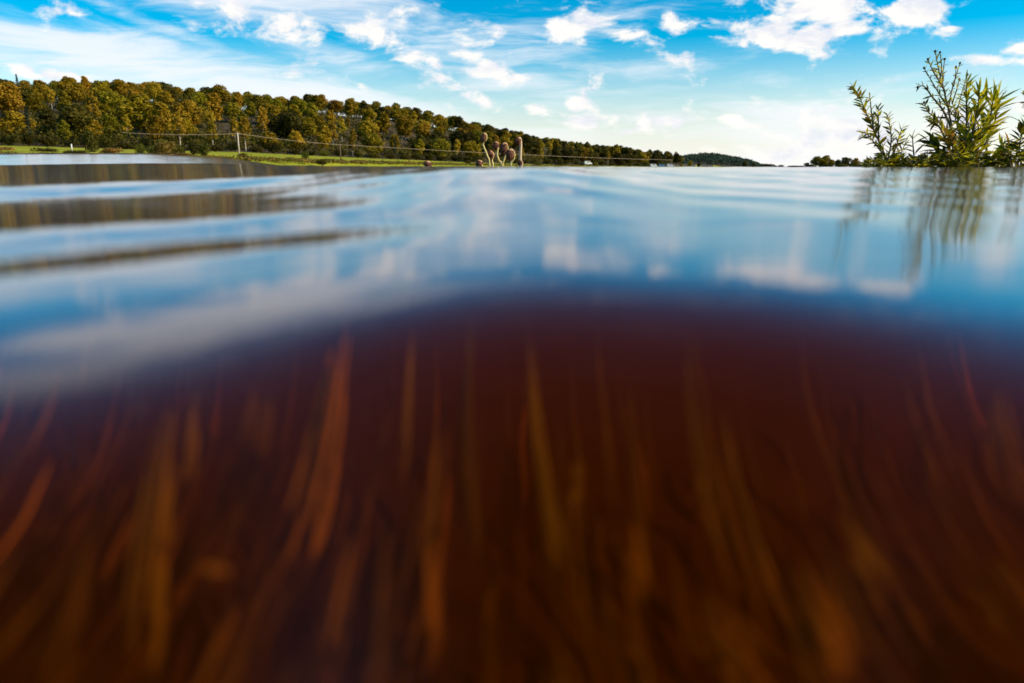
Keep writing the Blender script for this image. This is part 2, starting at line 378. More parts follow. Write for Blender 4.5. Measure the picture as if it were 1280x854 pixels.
zl_tab = trace([(-20,-20),(-8,-8),(-6,48),(10,58),(20,64),(23,105),(27,165),(36,172),(40,105),(44,60),(60,58),(75,64),(80,130),(88,178),(106,176),(112,100),(115,62),(128,62),(136,150),(150,170),(220,200),(400,330)], 2.5,
              [(2.5,.01),(2.65,-.016),(2.9,-.03),(3.2,.02),(3.5,.068),(4.3,.068),(4.7,.02),(5.0,-.02),(8,-.022),(13,-.005),(15,0),(9000,0)])
maskL = lerp_tab([(-400,1.0),(0,1.0),(150,.97),(260,.88),(340,.70),(420,.48),(500,.25),(580,.08),(660,0),(2000,0)])
maskN = lerp_tab([(-400,1.0),(0,1.0),(200,.97),(340,.84),(420,.68),(500,.46),(580,.24),(660,.08),(740,0)])
maskL2 = lerp_tab([(-400,1.0),(0,1.0),(180,.95),(280,.70),(360,.30),(430,.05),(460,0),(2000,0)])
maskR = lerp_tab([(-400,0),(660,0),(860,1),(2000,1)])
def water_fun(X, Y, D):
    px = px_of(X, np.maximum(Y, 1e-4)); px = np.clip(px, -500, 1900)
    Ye = np.maximum(D*np.maximum(np.cos(np.clip(np.arctan2(X, Y), -1.2, 1.2)), .3), 1e-4)
    kl = 1+.38*np.clip(px/400, -.6, 1.5); Yl = Ye/kl
    mk, mr = maskL(px), maskR(px); tl = np.clip((Ye-.75)/.5, 0, 1); mk = mk*tl + maskN(px)*(1-tl); tw = np.clip((Ye-2.6)/.6, 0, 1); mk = mk*(1-tw) + maskL2(px)*tw
    z = (1-mr)*np.interp(Ye, yy, zm_tab) + mr*np.interp(Ye, yy, zc_tab)
    z = (1-mk)*z + mk*np.interp(Yl, yy, zl_tab)*kl
    yc = arc_dist(px); wd = .019                             # the near face falls towards the lens
    q = (yc-Ye)/wd; soft = np.where(q > 30, q, np.log1p(np.exp(np.minimum(q, 30))))*wd
    z = z - .46*np.minimum(soft, .18)
    fade = np.clip(Ye/.25, 0, 1)*np.clip((7-Ye)/3, 0, 1)     # small ripples, long across the view
    rp = .00020*np.sin(Ye*21+X*3.1+1.3*np.sin(X*4)) + .00010*np.sin(Ye*43-X*5+2*np.sin(X*3+1)) + .00030*np.sin(X*9+Ye*6) + .00055*np.sin(X*31+Ye*13+1.5*np.sin(Ye*7)) + .00034*np.sin(X*57-Ye*17+2*np.sin(X*9))
    z = z + rp*fade*np.clip(Ye, .3, 1.4)*(1-.75*mk)
    return z + .006*np.sin(Ye*.9+X*.4)*np.clip((Ye-7)/6, 0, 1)*np.clip((60-Ye)/30, 0, 1)
m, t, out = new_mat('lake_water'); M['water'] = m
g = t.add('ShaderNodeNewGeometry')

gl = t.add('ShaderNodeBsdfGlossy'); gl.inputs['Roughness'].default_value = .074; gl.inputs['Color'].default_value = (.93,.93,.96,1)
tr = t.add('ShaderNodeBsdfTransparent'); tr.inputs[0].default_value = (.97, .70, .40, 1)
bv = t.mapping(g.outputs['Position'], scale=(3.0, 16, 1)); bn = t.noise(bv, 1, 3, .5)
b = t.add('ShaderNodeBump'); b.inputs['Strength'].default_value = .10; b.inputs['Distance'].default_value = .006
t.l.new(bn, b.inputs['Height']); t.l.new(b.outputs[0], gl.inputs['Normal'])
mx = t.add('ShaderNodeMixShader'); dt = t.n.new('ShaderNodeVectorMath'); dt.operation = 'DOT_PRODUCT'; t.l.new(g.outputs['Normal'], dt.inputs[0]); t.l.new(g.outputs['Incoming'], dt.inputs[1])
t.l.new(t.m('POWER', t.m('SUBTRACT', 1.0, t.m('ABSOLUTE', dt.outputs['Value']), clamp=True), 4.4), mx.inputs[0]); t.l.new(tr.outputs[0], mx.inputs[1]); t.l.new(gl.outputs[0], mx.inputs[2])
t.l.new(mx.outputs[0], out.inputs[0])
radsW = np.concatenate([np.geomspace(.02, 8, 330, endpoint=False), np.geomspace(8, 8500, 70)])
wat = tag(polar_mesh('lake_water', radsW, water_fun, M['water']), kind='structure')
bm = bmesh.new(); bm.from_mesh(wat.data)                      # close the water body well below the bed
edges = [e for e in bm.edges if e.is_boundary]
ex = bmesh.ops.extrude_edge_only(bm, edges=edges)
nv = [g_ for g_ in ex['geom'] if isinstance(g_, bmesh.types.BMVert)]
for v in nv: v.co.z = -60
cv = bm.verts.new((0, 0, -60))
for e in [g_ for g_ in ex['geom'] if isinstance(g_, bmesh.types.BMEdge) and g_.is_boundary]: bm.faces.new((e.verts[0], e.verts[1], cv))
bmesh.ops.recalc_face_normals(bm, faces=bm.faces); print('open edges', sum(e.is_boundary for e in bm.edges))
bm.to_mesh(wat.data); bm.free()
t = NT(M['water'].node_tree); out = [n for n in t.n if n.type == 'OUTPUT_MATERIAL'][0]
va = t.add('ShaderNodeVolumeAbsorption'); va.inputs[0].default_value = (.835,.675,.05,1); va.inputs[1].default_value = 7.2
vsc = t.add('ShaderNodeVolumeScatter'); vsc.inputs[0].default_value = (.55,.25,.008,1); vsc.inputs[1].default_value = .31
ad = t.add('ShaderNodeAddShader'); t.l.new(va.outputs[0], ad.inputs[0]); t.l.new(vsc.outputs[0], ad.inputs[1]); t.l.new(ad.outputs[0], out.inputs['Volume'])

# ------------------------------------------------------------------ trees
def crown_mesh(name, lobes, n, leaf, mat, seed, up=.35):
    rg = np.random.default_rng(seed)
    L = np.array([l[:3] for l in lobes]); Rr = np.array([l[3:6] for l in lobes])
    vol = (Rr.prod(1))**.75; pick = rg.choice(len(lobes), n, p=vol/vol.sum())
    d = rg.normal(size=(n, 3)); d[:, 2] += up; d /= np.linalg.norm(d, axis=1)[:, None]
    rad = rg.uniform(.45, 1.0, n)**.45 * (1+rg.normal(0, .13, n))
    c = L[pick] + d*Rr[pick]*rad[:, None]
    nn = d + rg.normal(0, .65, (n, 3)); nn /= np.linalg.norm(nn, axis=1)[:, None]
    a = np.cross(nn, rg.normal(size=(n, 3))); a /= np.linalg.norm(a, axis=1)[:, None]; bb = np.cross(nn, a)
    s = leaf*rg.uniform(.55, 1.35, n)[:, None]
    V = np.stack([c-a*s, c-bb*s*.6, c+a*s, c+bb*s*.6], 1).reshape(-1, 3)
    F = np.arange(4*n).reshape(-1, 4)
    return mk_mesh(name, V, F, mat, smooth=False)
def trunk_mb(h, r, lobes, seed):
    rg = random.Random(seed); mb = MB(); lean = (rg.uniform(-.03, .03)*h, rg.uniform(-.03, .03)*h)
    pts = [Vector((lean[0]*t*t, lean[1]*t*t, h*t - (.4 if t == 0 else 0))) for t in (0, .04, .25, .5, .75, 1)]
    mb.tube(pts, [r*1.5, r*1.1, r*.9, r*.7, r*.4, r*.1], 7)
    for l in lobes[:7]:
        t = rg.uniform(.3, .7); p0 = Vector((lean[0]*t*t, lean[1]*t*t, h*t)); p2 = Vector(l[:3])
        mb.tube(bez(p0, (p0+p2)/2 + Vector((0, 0, -.06*h)), p2, 4), [r*.42*(1-t*.4), r*.3, r*.2, r*.12, r*.05], 5)
    return mb
def broad_lobes(seed, H, Wd, base, n=13):
    rg = random.Random(seed); out = []
    for i in range(n):
        t = (i+.5)/n; z = base + (H-base)*(.12+.80*t)
        env = math.sin(math.pi*min(1, .16+.80*t))**.8
        a = i*2.4+rg.uniform(-.5, .5); rr = Wd*.5*env*rg.uniform(.25, .72)
        k = min(Wd, 10)*rg.uniform(.14, .31)*(.6+.4*env)
        out.append((rr*math.cos(a), rr*math.sin(a), z, k, k, k*rg.uniform(.8, 1.25)))
    return out
class Kind: pass
def make_tree(kind, seed, H, Wd, base, mat, leaf, n, bark='bark', nl=13):
    root = empty(kind)
    lob = broad_lobes(seed, H, Wd, base, nl)
    mesh_obj('crown', crown_mesh('crown', lob, n, leaf, M[mat], seed), root)
    trunk_mb(H*.86, H*.016, lob, seed).build('trunk', M[bark], root)
    return root
def make_conifer(seed, H, Wd, mat='pine', n=900):
    root = empty('conifer_tree'); rg = np.random.default_rng(seed)
    t = rg.uniform(.0, 1, n)**.8; z = H*(.12+.88*t); lay = .75+.25*np.sin(z*5.2)
    r = Wd*.5*(1.03-t)*lay*rg.uniform(.35, 1, n)**.5; a = rg.uniform(0, 2*math.pi, n)
    c = np.stack([r*np.cos(a), r*np.sin(a), z-r*.25], 1)
    o = np.stack([np.cos(a), np.sin(a), -.35+0*a], 1); sd_ = np.stack([-np.sin(a), np.cos(a), 0*a], 1)
    s = (.55*rg.uniform(.6, 1.3, n))[:, None]
    V = np.stack([c-o*s, c-sd_*s*.5, c+o*s, c+sd_*s*.5], 1).reshape(-1, 3)
    mesh_obj('crown', mk_mesh('crown', V, np.arange(4*n).reshape(-1, 4), M[mat], False), root)
    mb = MB(); mb.tube([(0,0,-.4),(0,0,H*.4),(0,0,H*.97)], [H*.018, H*.012, H*.002], 6); mb.build('trunk', M['bark'], root)
    return root
protos = {}
for ci_, (mat, cname) in enumerate((('olive','olive'),('gold','golden brown'),('dark','dark green'),('green','mid green'))):
    for k in range(4):
        H = (17, 18, 16, 19.5)[k]; Wd = (12.5, 9.5, 14, 7)[k]
        protos[mat, k] = make_tree('broadleaf_tree', 40+ci_*10+k, H, Wd, (3.0, 4.5, 2.5, 4)[k], mat, .46, (4200, 3600, 4600, 3200)[k], nl=(22, 20, 26, 16)[k])
protos['birch', 0] = make_tree('birch_tree', 91, 17, 6.2, 5.5, 'gold', .5, 800, 'birch_bark', 10)
protos['birch', 1] = make_tree('birch_tree', 92, 15, 5.6, 4.5, 'olive', .5, 700, 'birch_bark', 10)
protos['pine', 0] = make_conifer(95, 19, 7); protos['pine', 1] = make_conifer(96, 17, 6)
used = set()
CNAME = {'olive':'olive','gold':'golden brown','dark':'dark green','green':'mid green'}
def stretch_name(px):
    if px < 130: return 'far left end'
    if px < 260: return 'left of the pale pole'
    if px < 360: return 'behind the pale pole'
    if px < 480: return 'behind the brown pole'
    if px < 590: return 'left of the seed heads'
    if px < 670: return 'behind the seed heads'
    return 'low right tail'
def row_name(t): return 'front edge of wood' if t < .16 else ('lower wooded slope' if t < .45 else ('upper wooded slope' if t < .86 else 'wood skyline'))
def put(key, loc, s, rz, label, cat, group, sz=None, fat=1.0):
    o = protos[key]
    if key in used: o = copy_tree(o)
    used.add(key); o.location = loc; o.rotation_euler = (0, 0, rz); o.scale = (s*fat, s*fat, sz or s); tag(o, label, cat, group); return o
rg = random.Random(21)
rows = [0.0, .12, .27, .44, .62, .82, 1.0]
for ri, tr_ in enumerate(rows):
    px = -45.0
    while px < 852:
        D = float(frontD(px) + (ridgeD(px)-frontD(px))*tr_) + (rg.uniform(-8, 8) if tr_ < .05 else rg.uniform(-24, 24) if tr_ < .9 else rg.uniform(-14, 6))
        zz = float(terrain_z(px, D)); X = U(px)*D
        r = rg.random()
        mat = 'olive' if r < .34 else 'gold' if r < .56 else 'dark' if r < .78 else 'green'
        if 600 < px < 660 and tr_ > .7: mat = 'dark'
        elif px > 640 and rg.random() < .45: mat = 'dark'
        hs_ = (.78 if tr_ == 0 else .95 if tr_ < .2 else 1.02)*rg.uniform(.74, 1.22)
        if px > 700: hs_ = max(hs_, .85)*.95
        k = rg.choice((0, 0, 1, 1, 2, 3, 3) if tr_ < .8 else (0, 0, 2, 1))
        if tr_ > .35: hs_ = .35*hs_ + (.44 if tr_ < .72 else .38)
        if tr_ > .9 and mat == 'dark' and not 590 < px < 670: mat = rg.choice(('olive', 'green'))
        if tr_ < .5 and rg.random() < .22:
            kk = rg.randrange(2)
            put(('birch', kk), (X, D, zz), hs_*1.0, rg.uniform(0, 6.28), 'slim %s birch, %s, %s' % (('golden','olive')[kk], row_name(tr_), stretch_name(px)), 'tree', 'trees of the wooded hillside')
        elif tr_ < .75 and rg.random() < .04:
            put(('pine', rg.randrange(2)), (X, D, zz), hs_, rg.uniform(0, 6.28), 'dark pointed conifer, %s, %s' % (row_name(tr_), stretch_name(px)), 'tree', 'trees of the wooded hillside')
        else:
            put((mat, k), (X, D, zz), hs_, rg.uniform(0, 6.28), '%s %s tree, %s, %s' % (('round','narrow','wide','columnar')[k], CNAME[mat], row_name(tr_), stretch_name(px)), 'tree', 'trees of the wooded hillside', hs_*rg.uniform(.88, 1.02), rg.uniform(1.2, 1.55) if tr_ < .7 else rg.uniform(1.3, 1.65))
        step = rg.uniform(10.2, 15.5) if tr_ < .72 else rg.uniform(8.4, 12.0)
        if px > 690: step *= .86
        px += step/D*FPX
# undergrowth under the wood, its shade put into the dark leaf colour: nobody could count it
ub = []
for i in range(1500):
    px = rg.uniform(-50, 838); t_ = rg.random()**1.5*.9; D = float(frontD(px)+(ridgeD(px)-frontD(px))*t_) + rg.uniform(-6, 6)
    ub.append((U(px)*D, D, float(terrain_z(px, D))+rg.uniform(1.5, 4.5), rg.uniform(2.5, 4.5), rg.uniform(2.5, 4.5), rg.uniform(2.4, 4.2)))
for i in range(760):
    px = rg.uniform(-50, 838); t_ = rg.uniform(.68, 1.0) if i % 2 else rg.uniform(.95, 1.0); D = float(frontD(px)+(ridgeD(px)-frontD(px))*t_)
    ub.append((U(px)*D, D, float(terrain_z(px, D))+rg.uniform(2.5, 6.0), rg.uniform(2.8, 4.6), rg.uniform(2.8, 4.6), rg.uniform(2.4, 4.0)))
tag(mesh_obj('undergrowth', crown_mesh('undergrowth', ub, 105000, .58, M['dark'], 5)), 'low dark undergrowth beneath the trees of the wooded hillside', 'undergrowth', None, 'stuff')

# far dark hill on the right of the wood
far_sky = lerp_tab([(838,197),(860,193),(880,191),(900,192.5),(920,196),(940,200),(960,205),(975,208)])
hv = []; hf = []; npx, nd = 60, 14
def hill_z(px, t):
    D = 1250+500*t; top = float(far_sky(px)); ys = 209.3-(209.3-min(209, top+7))*math.sin(min(1, t/.7)*math.pi/2)
    return D, (YH-ys)/FPX*D
for j in range(nd):
    for i in range(npx):
        px = 815+i*170/(npx-1); D, z = hill_z(px, j/(nd-1)*.7); hv.append((U(px)*D, D, z-(3 if j == 0 else 0)))
for j in range(nd-1):
    for i in range(npx-1): a = j*npx+i; hf.append((a, a+1, a+npx+1, a+npx))
tag(mesh_obj('distant_hill', mk_mesh('distant_hill', hv, hf, M['floor'])), kind='structure')
hl = []
for i in range(520):
    px = rg.uniform(843, 972); t_ = rg.random()**.7*.72; D, z = hill_z(px, t_); sc = min(1.0, max(.25, (209-float(far_sky(px)))/10))
    if t_ < .08: sc *= .6
    k_ = rg.uniform(4, 6.5)*sc; hl.append((U(px)*D, D, z+rg.uniform(4, 6)*sc, k_, k_, rg.uniform(4, 6.5)*sc))
tag(mesh_obj('distant_wood', crown_mesh('distant_wood', hl, 26000, 1.3, M['pine'], 8)), 'dark blue-green wood covering the distant hill right of the main wood', 'wood', None, 'stuff')
for px, top, D, key in ((930,201,900,('dark',0)),(942,203,900,('dark',2)),(955,206,950,('dark',1)),(975,207.4,1100,('dark',2)),(988,207.6,1150,('dark',0)),
                        (862,201,880,('green',0)),(873,203,880,('dark',2)),(852,204,860,('gold',1))):
    H = (209.8-top)/FPX*D; s_ = H/17
    lab = {930:'largest rounded tree at the foot of the distant hill',942:'second rounded tree at the foot of the distant hill',955:'low dark tree where the distant hill ends',975:'tiny tree on the open horizon beyond the distant hill',988:'tiny rightmost tree on the open horizon beyond the hill',
           862:'small green tree in the gap right of the far pole',873:'small dark tree in the gap right of the far pole',852:'small golden tree beside the far pole'}[px]
    put(key, (U(px)*D, D, -.2), s_, rg.uniform(0, 6), lab, 'tree', None, s_)
# clump of far trees left of the big plant
for px, top, sx, key, lab in ((1008,204,.9,('dark',0),'low dark tree at the left end of the far right clump'),(1020,196.5,1,('green',0),'green tree, left of the two tallest in the far right clump'),(1031,195,1,('olive',2),'olive tree, tallest of the far right clump'),(1039,201,.8,('gold',1),'small golden tree in the gap of the far right clump'),
                         (1047,200,.9,('dark',2),'dark tree right of the gap in the far right clump'),(1057,197.5,1,('dark',0),'dark rounded tree in the right half of the far clump'),(1069,198.5,1,('gold',0),'golden tree at the right end of the far clump'),(1064,204,1,('gold',2),'low golden shrub-like tree before the far right clump'),(1026,204,1,('dark',2),'low dark tree before the two tallest far trees')):
    D = 420; H = (211-top)/FPX*D; put(key, (U(px)*D, D, -.3), H/17*1.0, rg.uniform(0, 6), lab, 'tree', None, H/17, 1.45)

# ------------------------------------------------------------------ bushes on the meadow
def make_bush(name, seed, mat, n=1100):
    root = empty(name); rg = random.Random(seed); lob = []
    for i in range(9):
        a = i*2.4; rr = .32*rg.uniform(.2, 1); k = rg.uniform(.2, .33)
        lob.append((rr*math.cos(a), rr*math.sin(a), rg.uniform(.25, .72), k, k, k*rg.uniform(.8, 1.1)))
    mesh_obj('foliage', crown_mesh('foliage', lob, n, .055, M[mat], seed), root)
    mb = MB()
    for l in lob[:6]: mb.tube(bez((0, 0, -.05), (l[0]*.3, l[1]*.3, l[2]*.6), l[:3], 4), [.03, .025, .018, .012, .005], 5)
    mb.build('stem', M['bark'], root); return root
protos['bush', 0] = make_bush('bush', 201, 'bush'); protos['bush', 1] = make_bush('bush', 202, 'dark'); protos['bush', 2] = make_bush('bush', 203, 'rust')
BUSH = [ # px, top y, base y, width px, D, kind, label
 (115,161,192,22,215,0,'tall upright green bush standing alone on the left meadow'),
 (8,183,194,34,200,2,'rust brown scrub at the left edge of the meadow'),(57,184,194,36,200,1,'long low dark bush left of the small white post'),(95,187,195,34,190,1,'dark low bush right of the small white post'),
 (140,184,194,34,200,2,'rusty scrub right of the tall upright bush'),(176,179,194,16,210,0,'small green bush left of the big shrub clump'),(193,180,196,24,200,0,'left half of the big shrub clump by the shore'),
 (207,176,196,36,195,2,'broad brownish bush topping the big shrub clump'),(223,180,197,22,200,0,'right end of the big shrub clump by the shore'),(243,174,196,18,215,1,'dark bush between the shrub clump and the pale pole'),(256,177,196,22,205,0,'green bush right before the pale pole'),
 (215,190,198,70,160,2,'low brown fringe of plants at the water edge below the clump'),(304,191,198,18,200,1,'small dark bush at the foot of the pale pole'),
 (363,196,206,30,190,2,'low rusty bush below the sagging wire'),(382,188,200,12,240,0,'small upright bush on the middle meadow'),(403,198,207,18,180,1,'dark rounded bush left of the brown pole'),(428,198,206,10,230,0,'little bush at the foot of the brown pole'),
 (448,200,207,30,220,0,'low olive bush right of the brown pole'),(470,201,207,22,240,2,'low brownish bush on the middle meadow'),(508,202,207,22,270,0,'low bush before the orange seed head'),(553,203,208,20,300,0,'low bush right of the orange seed head'),(585,200,207,12,330,1,'dark little bush left of the nodding seed heads'),
 (672,202,208,16,420,0,'low bush right of the tallest cream seed stalk'),(700,203,208,18,450,1,'low dark bush at the foot of the wood beside the white van')]
for i, (px, top, yb, wd, D, k, lab) in enumerate(BUSH):
    p0 = P(px, yb, D); zt = float(terrain_z(px, D)); H = (yb-top)/FPX*D/.95; Wm = wd/FPX*D/1.15
    o = put(('bush', k), (p0.x, D, p0.z-.05*H), 1, rg.uniform(0, 6), lab, 'bush', 'bushes on the meadow'); o.scale = (Wm, Wm*.8, H)
for px, top, wd, k, lab in ((1014,206,22,1,'dark low bush under the left half of the far right clump'),(1034,206,20,1,'dark low bush under the tallest far right trees'),(1052,205,22,0,'olive low bush under the right half of the far right clump'),(1070,205,22,0,'olive low bush at the right end of the far right clump')):
    D = 400; o = put(('bush', k), (U(px)*D, D, -.4), 1, rg.uniform(0, 6), lab, 'bush', None); o.scale = (wd/FPX*D/1.1, 6, (212-top)/FPX*D)
for i, (px, top, wd) in enumerate(((962,205.5,18),(976,206.8,16),(990,207.6,16),(1000,207.8,14))):
    D = 950; o = put(('bush', 1), (U(px)*D, D, -.4), 1, i, ('first','second','third','last')[i]+' low dark bush right of the distant hill along the horizon', 'bush', None); o.scale = (wd/FPX*D/1.1, 8, (211.5-top)/FPX*D)
# shore fringe: dry grass nobody could count
fb = []
for i in range(700):
    px = rg.uniform(-60, 845); D = float(shoreD(px))+rg.uniform(4, 26); k_ = rg.uniform(.6, 2.2)
    fb.append((U(px)*D, D, float(terrain_z(px, D))+.15, k_, k_, rg.uniform(.25, .8)))
tag(mesh_obj('shore_grass', crown_mesh('shore_grass', fb[::2], 9000, .28, M['rust'], 15)), 'dry brownish grass fringing the meadow along the water', 'grass', None, 'stuff')
tag(mesh_obj('shore_grass', crown_mesh('shore_grass', fb[1::2], 9000, .28, M['bush'], 16)), 'green tufts of grass fringing the meadow along the water', 'grass', None, 'stuff')
# hedge row at the foot of the wood
px = -30.0
while px < 830:
    D = float(frontD(px))-rg.uniform(5, 14); z = float(terrain_z(px, D)); H = rg.uniform(3, 6.5); Wm = rg.uniform(6, 10)
    o = put(('bush', rg.choice((0, 1, 1))), (U(px)*D, D, z-.2), 1, rg.uniform(0, 6), 'low shrub at the foot of the wood, %s' % stretch_name(px), 'shrub', 'shrubs along the foot of the wood'); o.scale = (Wm, Wm*.7, H)
    px += rg.uniform(6, 10)/D*FPX

# ------------------------------------------------------------------ utility line
def pole(px, ytop, ybase, D, mat, rad, lab):
    top = P(px, ytop, D); bz = min(P(px, ybase, D).z, float(terrain_z(px, D)))-.3
    o = empty('utility_pole', (top.x, D, bz)); h = top.z-bz
    mb = MB(); mb.tube([(0,0,0),(0,0,h*.5),(0,0,h+.25)], [rad*1.15, rad, rad*.85], 10); mb.build('shaft', M[mat], o)
    mb = MB(); mb.tube([(0,0,h+.25),(0,0,h+.31)], [rad*1.0, rad*.6], 10); mb.build('cap', M[mat], o)
    for s in (-1, 1):
        mb = MB(); mb.tube([(s*rad*.9,0,h-.1),(s*(rad+.18),0,h-.1)], .035, 6); mb.tube([(s*(rad+.18),0,h-.14),(s*(rad+.18),0,h-.02),(s*(rad+.18),0,h+.08)], [.09,.11,.05], 8)
        mb.build('insulator', M['white'], o)
    tag(o, lab, 'utility pole', 'poles of the overhead line'); return Vector((top.x, D, top.z))
tops = [pole(297,167,193,230,'pole',.19,'pale slim utility pole standing on the left meadow'), pole(425,181,206,300,'brown_pole',.20,'dark brown utility pole standing in the middle meadow'),
        pole(840,200,209,660,'brown_pole',.30,'far utility pole at the right end of the wood')]
left_end = P(150, 165.5, 215)
def wire(a, b, sag, lab, n=30):
    mb = MB(); pts = [a.lerp(b, i/n) - Vector((0, 0, sag*4*(i/n)*(1-i/n))) for i in range(n+1)]
    mb.tube(pts, [(.030+.00010*p.y) for p in pts], 5); tag(mb.build('overhead_wire', M['cable']), lab, 'wire', 'wires of the overhead line')
wire(left_end, tops[0], .5, 'overhead wire running left from the pale pole in front of the wood')
wire(tops[0], tops[1], .35, 'overhead wire sagging between the pale pole and the brown pole')
wire(tops[1], tops[2], .9, 'long overhead wire from the brown pole to the far pole')
# small white marker post on the left meadow
o = empty('marker_post', P(90, 188, 225)); mb = MB(); mb.tube([(0,0,-.6),(0,0,1.0),(0,0,1.55)], [.17,.17,.15], 8); mb.build('post', M['white'], o)
mb = MB(); mb.tube([(0,0,1.55),(0,0,1.72),(0,0,1.8)], [.2,.2,.06], 8); mb.build('cap', M['white'], o); tag(o, 'small white marker post on the left meadow', 'post')
# white vehicles far away
def van():
    o = empty('white_van'); mb = MB()
    prof = [(-2.6,.45),(-2.6,2.3),(-2.4,2.5),(1.0,2.5),(1.7,1.5),(2.6,1.25),(2.7,.45)]; b = 0
    for y in (-.95, .95):
        for x, z in prof: mb.V.append(Vector((x, y, z)))
    n = len(prof); mb.F.append(tuple(range(n))); mb.F.append(tuple(range(n, 2*n))[::-1])
    for i in range(n): mb.F.append((i, n+i, n+(i+1) % n, (i+1) % n))
    mb.build('body', M['white'], o, False)
    mb = MB()
    for s in (-1, 1): mb.box((-.2, s*.955, 1.95), (2.0, .02, .55))
    mb.build('side_window', M['dkglass'], o, False)
    mb = MB(); mb.box((1.37, 0, 2.02), (.04, 1.6, 1.05), Euler((0, -.6, 0)).to_matrix()); mb.build('windscreen', M['dkglass'], o, False)
    for x in (-1.7, 1.7):
        for s in (-1, 1):
            mb = MB(); mb.tube([(x, s*.82, .36), (x, s*1.0, .36)], .36, 12); mb.build('wheel', M['tyre'], o)
    return o
vp = van(); first = True
for px, y, D, rz, lab in ((735,206.2,520,.3,'white van parked alone at the foot of the wood'),(817,209.4,560,.2,'white van, leftmost of the row near the far pole'),(828,209.5,570,-.2,'white van, middle of the row near the far pole'),(838,209.4,575,.1,'white van, rightmost of the row near the far pole')):
    o = vp if first else copy_tree(vp); first = False
    q = P(px, y, D); o.location = q; o.rotation_euler = (0, 0, rz); tag(o, lab, 'van', 'white vans parked far off')
    o.location.z = q.z

# ------------------------------------------------------------------ nodding seed heads
def seed_head(stem_px, head_px, head_r, Y, lab, mat, tilt, rs=1.15, group='nodding seed heads rising from the water', cover=14):
    pts = [P(x, y, Y) for x, y in stem_px]; base = Vector((pts[0].x, Y, -.25))
    o = empty('seed_head_stalk', base); inv = -base
    loc = [Vector((0, 0, 0))] + [p+inv for p in pts]; px_m = Y/FPX
    sp_ = spline(loc, 40); mb = MB(); n = len(sp_)
    mb.tube(sp_, [px_m*rs*(1.15-.35*i/n) for i in range(n)], 8); mb.build('stalk', M[mat], o)
    c = P(head_px[0], head_px[1], Y)+inv; MT = Euler((0, R(tilt), 0)).to_matrix()
    mb = MB(); rx, rz = head_r[0]*px_m, head_r[1]*px_m; mb.ellipsoid(c, (rx, rx*.95, rz), MT, 16, 12, .05)
    hd = mb.build('head', M['head'], o)
    rg2 = random.Random(int(stem_px[0][0]*10))
    mb = MB()                                                # fine bristles over the head
    for i in range(150):
        th = math.acos(rg2.uniform(-1, .9)); ph = rg2.uniform(0, 6.28)
        d = Vector((math.sin(th)*math.cos(ph), math.sin(th)*math.sin(ph), math.cos(th)))
        p = c + MT @ Vector((d.x*rx, d.y*rx*.95, d.z*rz)); q = MT @ (d*1.0 + Vector((0, 0, -.5))).normalized()
        mb.tube([p-q*rx*.1, p+q*rx*.14, p+q*rx*.27], [px_m*.35, px_m*.25, px_m*.05], 3)
    mb.build('bristle', M['head'], hd)['kind'] = 'stuff'
    for i in range(cover):                                     # bracts cupping the crown of the head, sunlit rim put into their pale colour
        ph = 2*math.pi*i/cover + rg2.uniform(-.15, .15); th0 = .05
        mb = MB(); ring = []
        for t in (0, .33, .66, 1):
            th = th0 + t*rg2.uniform(.65, 1.0); wdt = (.10, .24, .2, .03)[int(t*3+.5)]
            for dp in (-wdt, 0, wdt):
                d = Vector((math.sin(th)*math.cos(ph+dp/max(.25, math.sin(th))), math.sin(th)*math.sin(ph+dp/max(.25, math.sin(th))), math.cos(th)))
                k = 1.06+.1*t; mb.V.append(c + MT @ Vector((d.x*rx*k, d.y*rx*.95*k, d.z*rz*k)))
        for a in range(3):
            for b_ in range(2): mb.F.append((3*a+b_, 3*a+b_+1, 3*a+b_+4, 3*a+b_+3))
        mb.build('bract', M['bract'], o)
    tag(o, lab, 'seed head', group); return o
SY = 3.6
seed_head([(612,210),(609,195),(604,182),(604.5,178),(608,174),(607.5,168),(604,166.5)], (604.3,172.5), (3.6,5.6), SY, 'tall nodding seed head on curved pale stalk, leftmost and curling into a loop', 'stalk', 20)
seed_head([(616,211),(615.5,205),(615,200),(617,194),(615,190)], (612.3,194), (4.8,5.2), SY+.05, 'short stout brown seed head low beside the curling left stalk', 'stalk', 40)
seed_head([(626.5,210),(624,202),(621.5,194),(622,187),(622.5,181),(620,177.5)], (619.5,182), (3.9,4.6), SY+.1, 'mid height seed head on S-curved stalk, third from the left', 'stalk', 35)
seed_head([(628,211),(629,203),(631.5,195),(634.5,187),(633,180),(629.5,179)], (629.8,186), (4.5,6.8), SY-.05, 'long drooping dark brown seed head in the middle of the cluster', 'stalk', 12)
seed_head([(638.5,210),(639.5,203),(642.5,198),(643,192),(640.5,187.5),(638,186.5)], (637.6,193.5), (5.0,6.4), SY-.1, 'rounded brown seed head with amber rim, second from the right', 'stalk', 18)
seed_head([(650,212),(650.3,200),(650.8,186),(651,179),(650.5,174),(648,172)], (647.6,176.2), (4.0,4.2), SY, 'straight cream stalk with small pinkish seed head, rightmost and upright', 'stalk_pale', 40, 1.7)
seed_head([(602,213),(602.5,208),(602,204),(600,201)], (599.2,205), (3.9,4.4), SY-.15, 'dark seed head barely above the water left of the stalks', 'stalk', 25)
seed_head([(650.8,213),(652,208),(653,204),(651,200.5)], (650.2,203.5), (2.7,3.2), SY-.1, 'tiny pale seed head at the foot of the straight cream stalk', 'stalk_pale', 20)
seed_head([(535,213),(536,208),(537,204.5),(535.5,202)], (534.6,205.2), (4.6,3.4), SY+.4, 'lone orange brown seed head low on the water left of the cluster', 'stalk', 15, 1.2, 'low seed heads', 16)

